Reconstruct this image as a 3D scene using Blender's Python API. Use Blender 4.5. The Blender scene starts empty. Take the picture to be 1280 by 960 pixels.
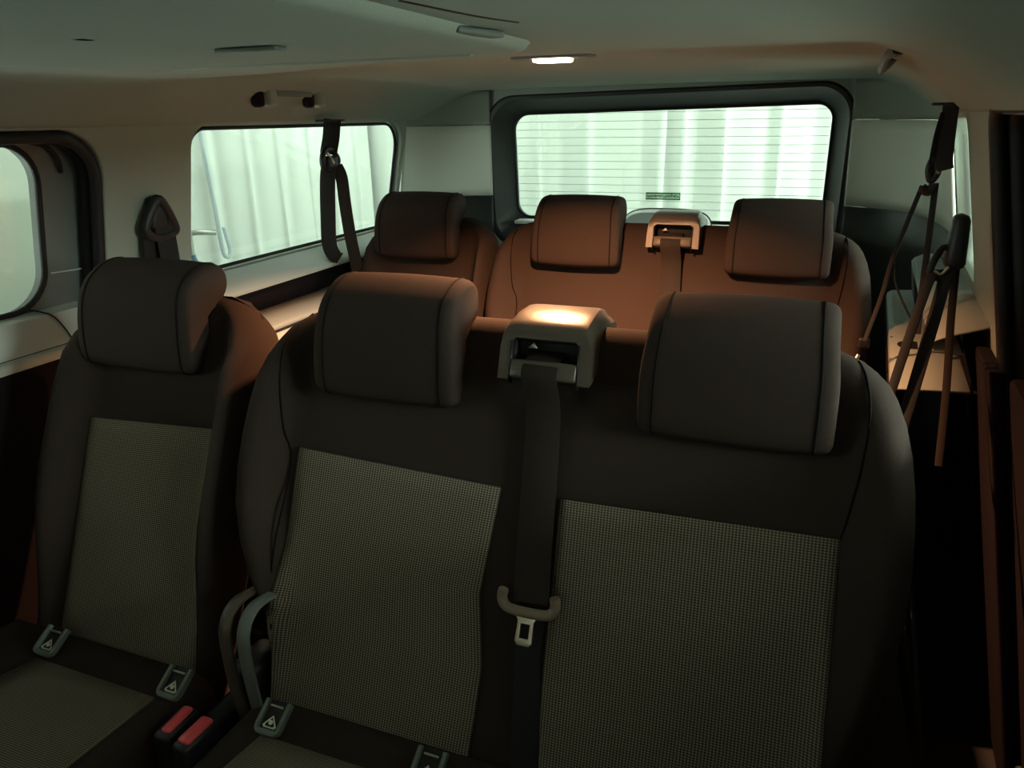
import bpy, bmesh, math, random
from mathutils import Vector, Matrix
random.seed(7)
sc = bpy.context.scene
COL = sc.collection
# ------------------------------------------------------------------ camera
def rad(a): return math.radians(a)
yw, pt, rl = rad(21.49), rad(19.364), rad(-0.996)
fw = Vector((-math.sin(yw)*math.cos(pt), math.cos(yw)*math.cos(pt), -math.sin(pt)))
rr = Vector((math.cos(yw), math.sin(yw), 0)); uu = rr.cross(fw)
R_ = rr*math.cos(rl) + uu*math.sin(rl); U_ = -rr*math.sin(rl) + uu*math.cos(rl)
cam = bpy.data.cameras.new('camera'); camo = bpy.data.objects.new('camera', cam); COL.objects.link(camo)
cam.sensor_fit = 'HORIZONTAL'; cam.sensor_width = 36; cam.lens = 945.18/1280*36
cam.clip_start = 0.02
M = Matrix.Identity(4)
for i in range(3):
    M[i][0] = R_[i]; M[i][1] = U_[i]; M[i][2] = -fw[i]
M[0][3], M[1][3], M[2][3] = 0, 0, 1.25
camo.matrix_world = M
sc.camera = camo
# ------------------------------------------------------------------ world, lights, exposure
w = bpy.data.worlds.new('world'); sc.world = w; w.use_nodes = True
w.node_tree.nodes['Background'].inputs[0].default_value = (.5, .6, .52, 1)
w.node_tree.nodes['Background'].inputs[1].default_value = 0.02
sc.view_settings.view_transform = 'Standard'
sc.view_settings.look = 'None'
sc.view_settings.gamma = 1
sc.view_settings.use_curve_mapping = False
sc.view_settings.exposure = 0.0
COOL = (.86, 1.0, .92)
def area(name, loc, size, power, color, rot=(0, 0, 0)):
    l = bpy.data.lights.new(name, 'AREA'); l.shape = 'RECTANGLE'; l.size, l.size_y = size
    l.energy = power; l.color = color
    o = bpy.data.objects.new(name, l); COL.objects.link(o); o.location = loc; o.rotation_euler = rot
    return o
GZ = 2.62           # height of the garage tubes
area('garage_light', (-1.95, .2, GZ), (.15, 2.0), 26, COOL, (0, 0, 0))
area('garage_light', (-1.85, 3.7, GZ), (.15, .9), 23, COOL, (0, 0, 0))
area('garage_light', (1.05, 3.2, GZ), (.15, 1.8), 88, COOL, (0, 0, 0))
area('garage_light', (1.15, .6, GZ), (.15, 3.0), 60, COOL, (0, 0, 0))
area('garage_light', (-.5, -2.5, GZ), (2.4, .15), 22, (1, .74, .55), (0, 0, 0))
area('garage_fill_light', (1.68, 1.2, 1.36), (.25, 2.0), 72, COOL, (0, rad(90), 0))  # added fill lights out of view, brightening the corner pillars and headliner
area('garage_fill_light', (1.68, 1.3, .50), (.40, 3.2), 18, COOL, (0, rad(90), 0))
area('garage_fill_light', (-2.70, .0, .40), (.40, 2.2), 17, COOL, (0, rad(-90), 0))
area('garage_fill_light', (-2.70, -.35, 1.15), (.25, .9), 9, COOL, (0, rad(-90), 0))
DOME = (-.455, 1.38, 1.350)

# ------------------------------------------------------------------ helpers
def mat(name, col, rough=.6, metal=0, spec=.5, noise=0, nscale=300, bump=0, sheen=0):
    m = bpy.data.materials.new(name); m.use_nodes = True; nt = m.node_tree
    b = nt.nodes['Principled BSDF']
    b.inputs['Base Color'].default_value = (*col, 1); b.inputs['Roughness'].default_value = rough
    b.inputs['Metallic'].default_value = metal; b.inputs['Specular IOR Level'].default_value = spec
    if sheen: b.inputs['Sheen Weight'].default_value = sheen
    if noise or bump:
        tc = nt.nodes.new('ShaderNodeTexCoord'); n = nt.nodes.new('ShaderNodeTexNoise')
        n.inputs['Scale'].default_value = nscale; n.inputs['Detail'].default_value = 3
        nt.links.new(tc.outputs['Object'], n.inputs['Vector'])
        if noise:
            cr = nt.nodes.new('ShaderNodeMixRGB'); cr.blend_type = 'MIX'
            cr.inputs[1].default_value = (*[c*(1-noise) for c in col], 1)
            cr.inputs[2].default_value = (*[min(1, c*(1+noise)) for c in col], 1)
            nt.links.new(n.outputs['Fac'], cr.inputs[0]); nt.links.new(cr.outputs[0], b.inputs['Base Color'])
        if bump:
            bp = nt.nodes.new('ShaderNodeBump'); bp.inputs['Strength'].default_value = bump
            bp.inputs['Distance'].default_value = .001
            nt.links.new(n.outputs['Fac'], bp.inputs['Height']); nt.links.new(bp.outputs[0], b.inputs['Normal'])
    return m
def emis(name, col, s):
    m = bpy.data.materials.new(name); m.use_nodes = True; nt = m.node_tree
    b = nt.nodes['Principled BSDF']; b.inputs['Emission Color'].default_value = (*col, 1)
    b.inputs['Emission Strength'].default_value = s; b.inputs['Base Color'].default_value = (*col, 1)
    return m
def glassm(name, tint=(.93, .97, .94), refl=.05):
    m = bpy.data.materials.new(name); m.use_nodes = True; nt = m.node_tree
    nt.nodes.remove(nt.nodes['Principled BSDF'])
    out = nt.nodes['Material Output']
    t = nt.nodes.new('ShaderNodeBsdfTransparent'); t.inputs[0].default_value = (*tint, 1)
    g = nt.nodes.new('ShaderNodeBsdfGlossy'); g.inputs['Roughness'].default_value = .02
    mx = nt.nodes.new('ShaderNodeMixShader'); mx.inputs[0].default_value = refl
    nt.links.new(t.outputs[0], mx.inputs[1]); nt.links.new(g.outputs[0], mx.inputs[2]); nt.links.new(mx.outputs[0], out.inputs[0])
    return m
def dotfabric():
    m = bpy.data.materials.new('dotted_weave'); m.use_nodes = True; nt = m.node_tree; N = nt.nodes; L = nt.links
    b = N['Principled BSDF']; b.inputs['Roughness'].default_value = .9; b.inputs['Specular IOR Level'].default_value = .2
    uv = N.new('ShaderNodeUVMap'); uv.uv_map = 'UVMap'
    sp = N.new('ShaderNodeSeparateXYZ'); L.new(uv.outputs[0], sp.inputs[0])
    def mth(op, a, c=None, v=None):
        n = N.new('ShaderNodeMath'); n.operation = op
        L.new(a, n.inputs[0])
        if c is not None: L.new(c, n.inputs[1])
        elif v is not None: n.inputs[1].default_value = v
        return n.outputs[0]
    sx = mth('SINE', mth('MULTIPLY', sp.outputs[0], v=2*math.pi/.0042))
    sy = mth('SINE', mth('MULTIPLY', sp.outputs[1], v=2*math.pi/.0033))
    s = mth('ADD', sx, sy)
    r = N.new('ShaderNodeMapRange'); r.inputs[1].default_value = -.9; r.inputs[2].default_value = 1.7
    L.new(s, r.inputs[0])
    tn = N.new('ShaderNodeTexNoise'); tn.inputs['Scale'].default_value = 9; L.new(uv.outputs[0], tn.inputs['Vector'])
    mx = N.new('ShaderNodeMixRGB'); mx.inputs[1].default_value = (.060, .046, .037, 1); mx.inputs[2].default_value = (.37, .305, .235, 1)
    L.new(r.outputs[0], mx.inputs[0]); L.new(mx.outputs[0], b.inputs['Base Color'])
    bp = N.new('ShaderNodeBump'); bp.inputs['Strength'].default_value = .3; bp.inputs['Distance'].default_value = .0008
    L.new(r.outputs[0], bp.inputs['Height']); L.new(bp.outputs[0], b.inputs['Normal'])
    return m
FAB = mat('dark_seat_fabric', (.042, .028, .024), .92, spec=.15, noise=.35, nscale=700, bump=.25)
DOT = dotfabric()
SEAM = mat('black_seam_thread', (.010, .009, .009), .9, spec=.1)
BLKP = mat('black_plastic', (.014, .013, .015), .45, noise=.2, nscale=200)
HOUS = mat('grained_grey_plastic', (.105, .080, .064), .30, noise=.15, nscale=900, bump=.25)
WEB = mat('belt_webbing', (.030, .021, .018), .8, spec=.2, noise=.25, nscale=900, bump=.3)
WEBB = mat('black_belt_webbing', (.012, .010, .012), .8)
LIGHT = mat('pale_grey_trim_plastic', (.80, .82, .74), .65, noise=.06, nscale=400, bump=.1)
LINER = mat('headliner_felt', (.36, .385, .335), .95, spec=.1, noise=.10, nscale=500, bump=.2)
MIDG = mat('mid_grey_trim_plastic', (.17, .18, .17), .6, noise=.1, nscale=400, bump=.15)
SILL = mat('pale_window_sill_plastic', (.66, .69, .67), .5, noise=.05, nscale=300)
DARKT = mat('dark_door_card', (.014, .009, .011), .85, spec=.15, noise=.2, nscale=300)
RUB = mat('black_rubber_seal', (.010, .008, .010), .6)
FRAMEM = mat('dark_grey_tailgate_trim', (.024, .026, .025), .5, noise=.1, nscale=400)
REDB = mat('red_release_button', (.95, .10, .12), .35)
CHR = mat('satin_steel', (.62, .56, .48), .3, metal=.9)
TONG = mat('brown_grey_tongue_plastic', (.28, .20, .16), .35)
WHT = mat('white_print', (.75, .72, .62), .6)
GLS = glassm('window_glass')
CARP = mat('dark_carpet', (.03, .027, .027), .95, noise=.3, nscale=400)
CURT = mat('white_garage_curtain', (.80, .83, .79), .8, noise=.02, nscale=3)
GWALL = mat('pale_garage_wall', (.74, .76, .68), .8, noise=.03, nscale=4)
GFLR = mat('garage_floor', (.62, .63, .60), .7, noise=.1, nscale=6)
LAMPM = emis('warm_lamp_lens', (1, .72, .42), 9)
TUBEM = emis('cool_tube', (.85, 1, .88), 3)
METAL = mat('painted_body_steel', (.06, .06, .065), .4)
BRACK = mat('grey_green_bracket_plastic', (.15, .17, .15), .45)

def mkobj(name, me, m=None, parent=None, smooth=True):
    o = bpy.data.objects.new(name, me); COL.objects.link(o)
    if m: me.materials.append(m)
    if smooth:
        me.polygons.foreach_set('use_smooth', [True]*len(me.polygons))
    if parent:
        o.parent = parent
        pl = ROOTLOC(parent)
        me.transform(Matrix.Translation(-pl))
    return o
def ROOTLOC(p):
    v = Vector(p.location)
    while p.parent: p = p.parent; v += Vector(p.location)
    return v
def mesh(name, vs, fs, m=None, parent=None, smooth=True, autos=None):
    me = bpy.data.meshes.new(name); me.from_pydata([tuple(v) for v in vs], [], fs)
    bm = bmesh.new(); bm.from_mesh(me); bmesh.ops.recalc_face_normals(bm, faces=bm.faces)
    if autos:
        for e in bm.edges:
            if len(e.link_faces) == 2 and e.calc_face_angle(0) > rad(autos): e.smooth = False
    bm.to_mesh(me); bm.free(); me.update()
    return mkobj(name, me, m, parent, smooth)
def tag(o, label=None, cat=None, group=None, kind=None):
    if label: o['label'] = label
    if cat: o['category'] = cat
    if group: o['group'] = group
    if kind: o['kind'] = kind
    return o
def thing(name, loc, label, cat, group=None, kind=None):
    o = bpy.data.objects.new(name, None); COL.objects.link(o); o.location = loc; o.empty_display_size = .05
    return tag(o, label, cat, group, kind)
def loft(rings, closed=True, caps=True):
    n = len(rings[0]); vs = [p for r in rings for p in r]; fs = []
    for i in range(len(rings)-1):
        for j in range(n if closed else n-1):
            k = (j+1) % n
            fs.append((i*n+j, i*n+k, (i+1)*n+k, (i+1)*n+j))
    if caps and closed:
        fs.append(tuple(range(n))[::-1]); fs.append(tuple((len(rings)-1)*n+j for j in range(n)))
    return vs, fs
def box(name, c, s, m, parent=None, bev=.003, rot=None, seg=2, taper=None):
    bm = bmesh.new(); bmesh.ops.create_cube(bm, size=1)
    for v in bm.verts:
        v.co = Vector((v.co.x*s[0], v.co.y*s[1], v.co.z*s[2]))
        if taper and v.co.z > 0: v.co.x *= taper[0]; v.co.y *= taper[1]
    if bev: bmesh.ops.bevel(bm, geom=bm.edges[:], offset=bev, segments=seg, profile=.5, affect='EDGES')
    me = bpy.data.meshes.new(name)
    mt = Matrix.Translation(Vector(c)) @ (rot.to_4x4() if rot else Matrix.Identity(4))
    bm.transform(mt)
    for e in bm.edges:
        if len(e.link_faces) == 2 and e.calc_face_angle(0) > rad(50): e.smooth = False
    bm.to_mesh(me); bm.free()
    return mkobj(name, me, m, parent)
def catmull(P, n=8, closed=False):
    P = [Vector(p) for p in P]; out = []; N = len(P)
    rng = N if closed else N-1
    for i in range(rng):
        if closed: a, b, c, d = P[(i-1) % N], P[i], P[(i+1) % N], P[(i+2) % N]
        else: a, b, c, d = P[max(i-1, 0)], P[i], P[i+1], P[min(i+2, N-1)]
        for k in range(n):
            t = k/n
            out.append(.5*((2*b)+(-a+c)*t+(2*a-5*b+4*c-d)*t*t+(-a+3*b-3*c+d)*t**3))
    if not closed: out.append(P[-1])
    return out
def tube(name, P, r, m, parent=None, sm=6, seg=8, closed=False):
    P = catmull(P, sm, closed) if sm else [Vector(p) for p in P]
    rings = []; N = len(P); up = None
    for i, p in enumerate(P):
        if closed: t = P[(i+1) % N]-P[i-1]
        else: t = P[min(i+1, N-1)]-P[max(i-1, 0)]
        t.normalize()
        if up is None: up = Vector((0, 0, 1)) if abs(t.z) < .9 else Vector((0, 1, 0))
        a = t.cross(up).normalized(); up = a.cross(t).normalized()
        rings.append([p+a*r*math.cos(2*math.pi*k/seg)+up*r*math.sin(2*math.pi*k/seg) for k in range(seg)])
    if closed: rings.append(rings[0])
    vs, fs = loft(rings, True, not closed)
    return mesh(name, vs, fs, m, parent, autos=60)
def ribbon(name, P, wdir, width, th, m, parent=None, sm=6):
    P = catmull(P, sm); rings = []; N = len(P)
    for i, p in enumerate(P):
        t = (P[min(i+1, N-1)]-P[max(i-1, 0)]).normalized()
        if callable(wdir): a = Vector(wdir(i/(N-1)))
        else: a = Vector(wdir)
        a = (a-t*a.dot(t)).normalized(); b = t.cross(a)
        hw, ht = width/2, th/2
        rings.append([p-a*hw-b*ht*.4, p-a*(hw-th*.5)-b*ht, p+a*(hw-th*.5)-b*ht, p+a*hw-b*ht*.4,
                      p+a*hw+b*ht*.4, p+a*(hw-th*.5)+b*ht, p-a*(hw-th*.5)+b*ht, p-a*hw+b*ht*.4])
    vs, fs = loft(rings)
    return mesh(name, vs, fs, m, parent, autos=50)
def rrect(x0, x1, y0, y1, r, n=8):
    if not isinstance(r, (list, tuple)): r = [r]*4
    out = []
    for (cx, cy, a0, q) in ((x1-r[0], y1-r[0], 0, r[0]), (x0+r[1], y1-r[1], 90, r[1]), (x0+r[2], y0+r[2], 180, r[2]), (x1-r[3], y0+r[3], 270, r[3])):
        for k in range(n+1):
            a = rad(a0+90*k/n); out.append((cx+q*math.cos(a), cy+q*math.sin(a)))
    return out       # from the upper right corner, counter-clockwise
def plate(name, outline, holes, th, fmap, m, parent=None, bev=0.0):
    """flat sheet with holes; fmap(u, v, w) -> xyz, w in [-th/2, th/2]"""
    cu = bpy.data.curves.new(name, 'CURVE'); cu.dimensions = '2D'; cu.fill_mode = 'BOTH'
    cu.extrude = th/2-bev; cu.bevel_depth = bev; cu.bevel_resolution = 2; cu.offset = -bev
    for pts in [outline]+list(holes):
        s = cu.splines.new('POLY'); s.points.add(len(pts)-1); s.use_cyclic_u = True
        for i, p in enumerate(pts): s.points[i].co = (p[0], p[1], 0, 1)
    tmp = bpy.data.objects.new('tmp', cu); COL.objects.link(tmp)
    dg = bpy.context.evaluated_depsgraph_get()
    me = bpy.data.meshes.new_from_object(tmp.evaluated_get(dg))
    bpy.data.objects.remove(tmp); bpy.data.curves.remove(cu)
    for v in me.vertices: v.co = Vector(fmap(v.co.x, v.co.y, v.co.z))
    bm = bmesh.new(); bm.from_mesh(me)
    bmesh.ops.remove_doubles(bm, verts=bm.verts, dist=1e-5)
    bmesh.ops.recalc_face_normals(bm, faces=bm.faces)
    for e in bm.edges:
        if len(e.link_faces) == 2 and e.calc_face_angle(0) > rad(35): e.smooth = False
    bm.to_mesh(me); bm.free(); me.name = name
    while len(me.materials): me.materials.pop()
    return mkobj(name, me, m, parent)
def lerpt(tab, x):
    if x <= tab[0][0]: return tab[0][1]
    for (a, b), (c, d) in zip(tab, tab[1:]):
        if x <= c: return b+(d-b)*(x-a)/(c-a)
    return tab[-1][1]
def sstep(a, b, x):
    if a > b: return sstep(-a, -b, -x)
    t = max(0, min(1, (x-a)/(b-a))); return t*t*(3-2*t)

# ------------------------------------------------------------------ setting: van shell
def XL(y, z): return -1.30-(1.25-z)*.20
def XR(y, z): return .221+(y-1.2)*.06+(1.25-z)*.20
# ceiling height field
def ceilz(x, y):
    xl, xr = XL(y, 1.25), XR(y, 1.25)
    d = min(x-xl, xr-x)
    t = max(0, min(1, d/.20))
    z = 1.25+(.090+.013*sstep(1.10, 1.40, y)-.006*sstep(2.0, 2.6, y))*math.sin(t*math.pi/2)
    z += .006*math.sin(max(0, min(1, (x-xl)/(xr-xl)))*math.pi)
    # the lower front roof lining, ending in a soft step behind the second row
    ye = 1.02+.22*sstep(-.45, -1.15, x)
    s = 1-sstep(ye, ye+.045, y)
    z -= s*.010*sstep(.06, .20, d)
    return z
vs = []; fs = []; NX, NY = 80, 150
for j in range(NY+1):
    y = -1.45+(2.64+1.45)*j/NY
    for i in range(NX+1):
        x0, x1 = XL(y, 1.25)-.03, XR(y, 1.25)+.03
        x = x0+(x1-x0)*i/NX
        vs.append((x, y, ceilz(x, y)))
for j in range(NY):
    for i in range(NX):
        a = j*(NX+1)+i; fs.append((a, a+1, a+NX+2, a+NX+1))
o = mesh('ceiling', vs, fs, LINER); o.modifiers.new('s', 'SOLIDIFY').thickness = .006
tag(o, 'grey felt headliner of the van with a lower front section', 'ceiling', kind='structure')
o = plate('floor', [(-1.8, -1.5), (.8, -1.5), (.8, 2.9), (-1.8, 2.9)], [], .04, lambda u, v, q: (u, v, -.02+q), CARP)
tag(o, 'dark carpeted van floor under the seats', 'floor', kind='structure')
# left side wall: one door opening, one quarter window
lw = lambda off=0: (lambda u, v, q: (XL(u, v)-off-q, u, v))
rw = lambda off=0: (lambda u, v, q: (XR(u, v)+off+q, u, v))
o = plate('wall_left', [(-1.45, 0), (2.385, 0), (2.385, 1.30), (-1.45, 1.30)],
          [rrect(.10, 1.155, .12, 1.243, .09)[::-1], rrect(1.395, 2.365, .897, 1.246, [.085, .05, .04, .05])[::-1],
           rrect(-.95, -.05, .85, 1.2, .06)[::-1]], .03, lw(.015), LINER, bev=.004)
tag(o, 'light grey left pillar and side wall trim between the door and the quarter window', 'wall', kind='structure')
o = plate('wall_right', [(-1.45, 0), (2.10, 0), (2.10, 1.30), (-1.45, 1.30)],
          [rrect(.30, 1.335, .12, 1.265, .04)[::-1], rrect(1.72, 2.03, .92, 1.236, .04)[::-1],
           rrect(-.95, -.05, .85, 1.2, .06)[::-1]], .03, rw(.015), LINER, bev=.004)
tag(o, 'light grey right pillar and side wall trim behind the right door', 'wall', kind='structure')
# outer body skins so that daylight only enters through the windows
def skin(name, f, holes, label, y1):
    o = plate(name, [(-1.5, -.05), (y1, -.05), (y1, 1.425), (-1.5, 1.425)], holes, .01, f, METAL)
    tag(o, label, 'panel', kind='structure')
skin('trim_1', lw(.115), [rrect(.05, 1.145, .83, 1.30, .08)[::-1], rrect(1.36, 2.66, .88, 1.27, .05)[::-1], rrect(-.97, -.03, .83, 1.22, .06)[::-1]],
     'outer body side panel on the left of the van', 2.75)
skin('trim_2', rw(.115), [rrect(.25, 1.30, .86, 1.27, .08)[::-1], rrect(1.45, 2.45, .88, 1.27, .05)[::-1], rrect(-.97, -.03, .83, 1.22, .06)[::-1]],
     'outer body side panel on the right of the van', 2.75)
box('trim_3', (-.54, .62, 1.435), (2.3, 4.4, .02), METAL, bev=0)
tag(bpy.data.objects['trim_3'], 'outer steel roof above the headliner', 'panel', kind='structure')
# front of the cabin (behind the camera): bulkhead with the windscreen opening
o = plate('wall_front', [(-1.45, 0), (.45, 0), (.45, 1.40), (-1.45, 1.40)], [rrect(-1.25, .20, .85, 1.28, .08)[::-1]], .04,
          lambda u, v, q: (u, -1.47+q, v), MIDG)
tag(o, 'front bulkhead with windscreen opening', 'wall', kind='structure')

def pane(name, outline, fmap, label, th=.004, m=GLS):
    o = plate(name, outline, [], th, fmap, m); o.visible_shadow = True
    return tag(o, label, 'window', kind='structure')
pane('window_1', rrect(1.36, 2.44, .87, 1.27, .03), lw(.040), 'left rear quarter window looking onto the pleated white curtain')
w2 = pane('window_2', rrect(1.66, 2.08, .89, 1.26, .05), rw(.045), 'right rear quarter window seen edge on beside the hanging belt')
# slim black rubber round the left quarter glass
def ringtube(name, pts3, r, m, parent=None): return tube(name, pts3, r, m, parent, sm=0, seg=8, closed=True)
q = rrect(1.405, 2.358, .905, 1.240, [.085, .05, .04, .05])
ringtube('window_seal', [(XL(u, v)-.022, u, v) for u, v in q], .005, RUB, bpy.data.objects['window_1'])
q = rrect(1.73, 2.02, .93, 1.228, .04)
ringtube('window_seal', [(XR(u, v)+.032, u, v) for u, v in q], .005, RUB, w2)

# sliding door, left
d1 = thing('door_1', (-1.42, .6, .1), 'left sliding door with a grey window surround and pale sill', 'door', kind='structure')
dm = lambda off: (lambda u, v, q: (XL(u, v)-off-q, u, v))
glass_hole = rrect(.05, 1.060, .905, 1.222, [.075, .06, .06, .075])
plate('window_surround', rrect(-.02, 1.150, .858, 1.275, [.10, .05, .0, .02]), [glass_hole[::-1]], .03, dm(.075), MIDG, d1, bev=.004)
ringtube('rubber_seal', [(XL(u, v)-.012, u, v) for u, v in rrect(.115, 1.146, .13, 1.232, .09)], .012, RUB, d1)
ringtube('rubber_seal', [(XL(u, v)-.040, u, v) for u, v in rrect(.12, 1.150, .14, 1.236, .09)], .016, RUB, d1)
ringtube('glass_seal', [(XL(u, v)-.062, u, v) for u, v in glass_hole], .006, RUB, d1)
pane_ = plate('glass_pane', rrect(.0, 1.10, .88, 1.25, .05), [], .004, dm(.095), GLS, d1)
# sloping sill of the door: profile swept along y
def sweep(name, prof, y0, y1, m, parent=None, side='L', n=2, autos=35, closed=False):
    rings = []
    for k in range(n+1):
        y = y0+(y1-y0)*k/n
        rings.append([((p[0] if side == 'L' else 0)+0, y, p[1]) for p in prof])
    vs, fs = loft(rings, closed, closed)
    return mesh(name, vs, fs, m, parent, autos=autos)
sweep('sill', [(-1.452, .905), (-1.40, .895), (-1.388, .868), (-1.380, .835), (-1.395, .832), (-1.45, .85)], .0, 1.125, SILL, d1, n=1, closed=True)
sweep('edge_highlight', [(-1.390, .830), (-1.372, .829), (-1.366, .816), (-1.372, .806), (-1.40, .800)], .0, 1.14, LIGHT, d1, n=1, closed=True)  # pale colour imitates the thin highlight above the door card
sweep('door_card', [(-1.368, .812), (-1.360, .78), (-1.345, .62), (-1.345, .40), (-1.36, .14), (-1.42, .14), (-1.42, .80)], .11, 1.13, DARKT, d1, n=1, closed=True)
tube('trim_joint', [(-1.447, 1.01, .909), (-1.398, 1.035, .897), (-1.384, 1.05, .868), (-1.378, 1.06, .836)], .0016, RUB, d1, sm=3)
tube('trim_joint', [(XL(1.06, .975)-.055, 1.068, .972), (XL(1.06, .97)-.055, 1.14, .968)], .0014, SILL, d1, sm=0)
# pull bow inside the upper corner of the door window surround
tube('hook_seam', [(XL(0, 1.23)-.053, 1.02, 1.226), (XL(0, 1.22)-.05, 1.07, 1.215), (XL(0, 1.2)-.05, 1.095, 1.19), (XL(0, 1.17)-.052, 1.103, 1.165)], .004, RUB, d1)
# right sliding door: dark edge at the frame's right border
d2 = thing('door_2', (.40, .8, .1), 'dark right sliding door at the right edge of the cabin', 'door', kind='structure')
dm2 = lambda off: (lambda u, v, q: (XR(u, v)+off+q, u, v))
gh2 = rrect(.25, 1.17, .93, 1.222, .06)
plate('window_surround', rrect(.20, 1.325, .80, 1.275, .03), [gh2[::-1]], .03, dm2(.055), DARKT, d2, bev=.004)
plate('glass_pane', rrect(.20, 1.20, .9, 1.25, .03), [], .004, dm2(.085), GLS, d2)
ringtube('rubber_seal', [(XR(u, v)+.004, u, v) for u, v in rrect(.31, 1.325, .13, 1.257, .04)], .012, RUB, d2)
ringtube('rubber_seal', [(XR(u, v)+.030, u, v) for u, v in rrect(.31, 1.325, .13, 1.257, .04)], .016, RUB, d2)
plate('door_card', rrect(.31, 1.325, .13, .86, .03), [], .05, dm2(.03), DARKT, d2, bev=.01)

# lower side trims with window sill, recess and ledge
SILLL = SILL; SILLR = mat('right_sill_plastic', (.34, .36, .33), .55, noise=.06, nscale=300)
def side_trim(side, y0, y1, name_sill, lab):
    SILL = SILLL if side == 'L' else SILLR
    sx = 1 if side == 'L' else -1
    def X(dx, z, y):   # dx = distance inboard from the wall
        return (XL(y, z)+dx) if side == 'L' else (XR(y, z)-dx)
    root = thing(name_sill, ((X(0, .8, y0)), (y0+y1)/2, 0), lab, 'side trim', kind='structure')
    def sw(name, prof, a, b, m, n=2):
        rings = [[(X(dx, z, a+(b-a)*k/n), a+(b-a)*k/n, z) for dx, z in prof] for k in range(n+1)]
        vs, fs = loft(rings, False, False)
        o = mesh(name, vs, fs, m, root, autos=40); md = o.modifiers.new('s', 'SOLIDIFY'); md.thickness = .004; md.offset = -1 if side == 'L' else 1
        return o
    yr = y0+(y1-y0)*.70         # where the recess ends
    sw('sill', [(-.045, .902), (.0, .895), (.06, .875), (.085, .864), (.092, .856), (.088, .848), (.04, .846)], y0, y1, SILL)
    sw('recess_wall', [(.045, .846), (.035, .80), (.035, .772)], y0, yr, DARKT)
    # rounded rear end of the recess
    rings = []
    for k in range(9):
        a = rad(90*k/8)
        yy = yr+.06*math.sin(a); dx = .035+.055*(1-math.cos(a))
        rings.append([(X(dx, z, yy), yy, z) for z in (.848, .772)])
    vs, fs = loft(rings, False, False); mesh('recess_end', vs, fs, DARKT, root)
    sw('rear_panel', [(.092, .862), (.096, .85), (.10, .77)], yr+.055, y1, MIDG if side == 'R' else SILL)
    sw('ledge', [(.02, .774), (.10, .771), (.150, .768), (.160, .762), (.163, .752)], y0, y1, SILL)
    sw('ledge_gap', [(.160, .754), (.155, .748), (.160, .742)], y0, y1, RUB)
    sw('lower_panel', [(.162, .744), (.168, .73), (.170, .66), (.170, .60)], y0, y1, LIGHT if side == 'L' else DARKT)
    sw('carpet_panel', [(.172, .61), (.172, .30), (.165, .02)], y0, y1, CARP)
    yc = y0+(.145 if side == 'L' else .30)
    cup = [(X(.118, .77, yc)+.030*math.cos(t*math.pi/10), yc+.032*math.sin(t*math.pi/10)) for t in range(20)]
    mesh('cup_hole', [(x, y, .7745) for x, y in cup]+[(x, y, .768) for x, y in cup], [tuple(range(20))]+[(i, (i+1) % 20, (i+1) % 20+20, i+20) for i in range(20)], RUB, root, autos=30)
    ys = yc+.055
    tube('trim_joint', [(X(.035, .77, ys), ys, .775), (X(.10, .77, ys), ys+.005, .773), (X(.158, .77, ys), ys+.025, .768)], .0015, RUB, root, sm=3)
    return root
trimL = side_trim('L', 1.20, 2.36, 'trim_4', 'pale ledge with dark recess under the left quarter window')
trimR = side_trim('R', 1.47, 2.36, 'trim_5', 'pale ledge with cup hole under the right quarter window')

o = plate('trim_14', [(1.30, .02), (1.62, .02), (1.62, .70), (1.50, .82), (1.47, .862), (1.30, .868)], [], .024, rw(-.012), DARKT, bev=.006)
tag(o, 'dark lower cover of the right pillar', 'pillar trim', kind='structure')
o = plate('trim_15', [(1.16, .02), (1.42, .02), (1.42, .862), (1.16, .858)], [], .02, lw(-.020), DARKT, bev=.004)
tag(o, 'dark lower cover of the left pillar', 'pillar trim', kind='structure')
# rear corner pillars
def corner(path, z0, z1, lean, name, m, label, off=0.0):
    P = catmull([(*p, 0) for p in path], 6)
    rings = []
    for i, p in enumerate(P):
        fl = 1-.85*i/(len(P)-1)
        rings.append([(p.x+lean*fl*(1.25-z)*.2, p.y+(1.30-z)*.10, z) for z in [z0+(z1-z0)*k/8 for k in range(9)]])
    vs, fs = loft(rings, False, False)
    o = mesh(name, vs, fs, m); md = o.modifiers.new('s', 'SOLIDIFY'); md.thickness = .008; md.offset = 0
    return tag(o, label, 'pillar trim', kind='structure')
LP = [(-1.305, 2.375), (-1.288, 2.44), (-1.235, 2.52), (-1.16, 2.575), (-1.09, 2.60)]
RP = [(.262, 2.00), (.268, 2.20), (.255, 2.38), (.20, 2.50), (.135, 2.57), (.085, 2.60)]
corner(LP, .985, 1.228, -1, 'trim_6', LIGHT, 'pale rear left corner pillar cover beside the rear window')
corner(RP, .975, 1.228, 1, 'trim_7', LIGHT, 'pale rear right corner pillar cover beside the rear window')
corner(LP, 1.231, 1.34, -1, 'trim_8', LINER, 'upper rear left corner trim above the seam')
corner(RP, 1.231, 1.34, 1, 'trim_9', LINER, 'upper rear right corner trim above the seam')
corner(LP, .0, .982, -1, 'trim_10', FRAMEM, 'dark grey lower rear left corner trim')
corner(RP, .0, .972, 1, 'trim_11', FRAMEM, 'dark grey lower rear right corner trim')

for nm, x0, x1, lb in (('trim_12', -1.49, -1.125, 'rear body corner left of the tailgate'), ('trim_13', .115, .85, 'rear body corner right of the tailgate')):
    tag(box(nm, ((x0+x1)/2, 2.72, .68), (x1-x0, .02, 1.50), METAL, bev=0), lb, 'panel', kind='structure')
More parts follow.
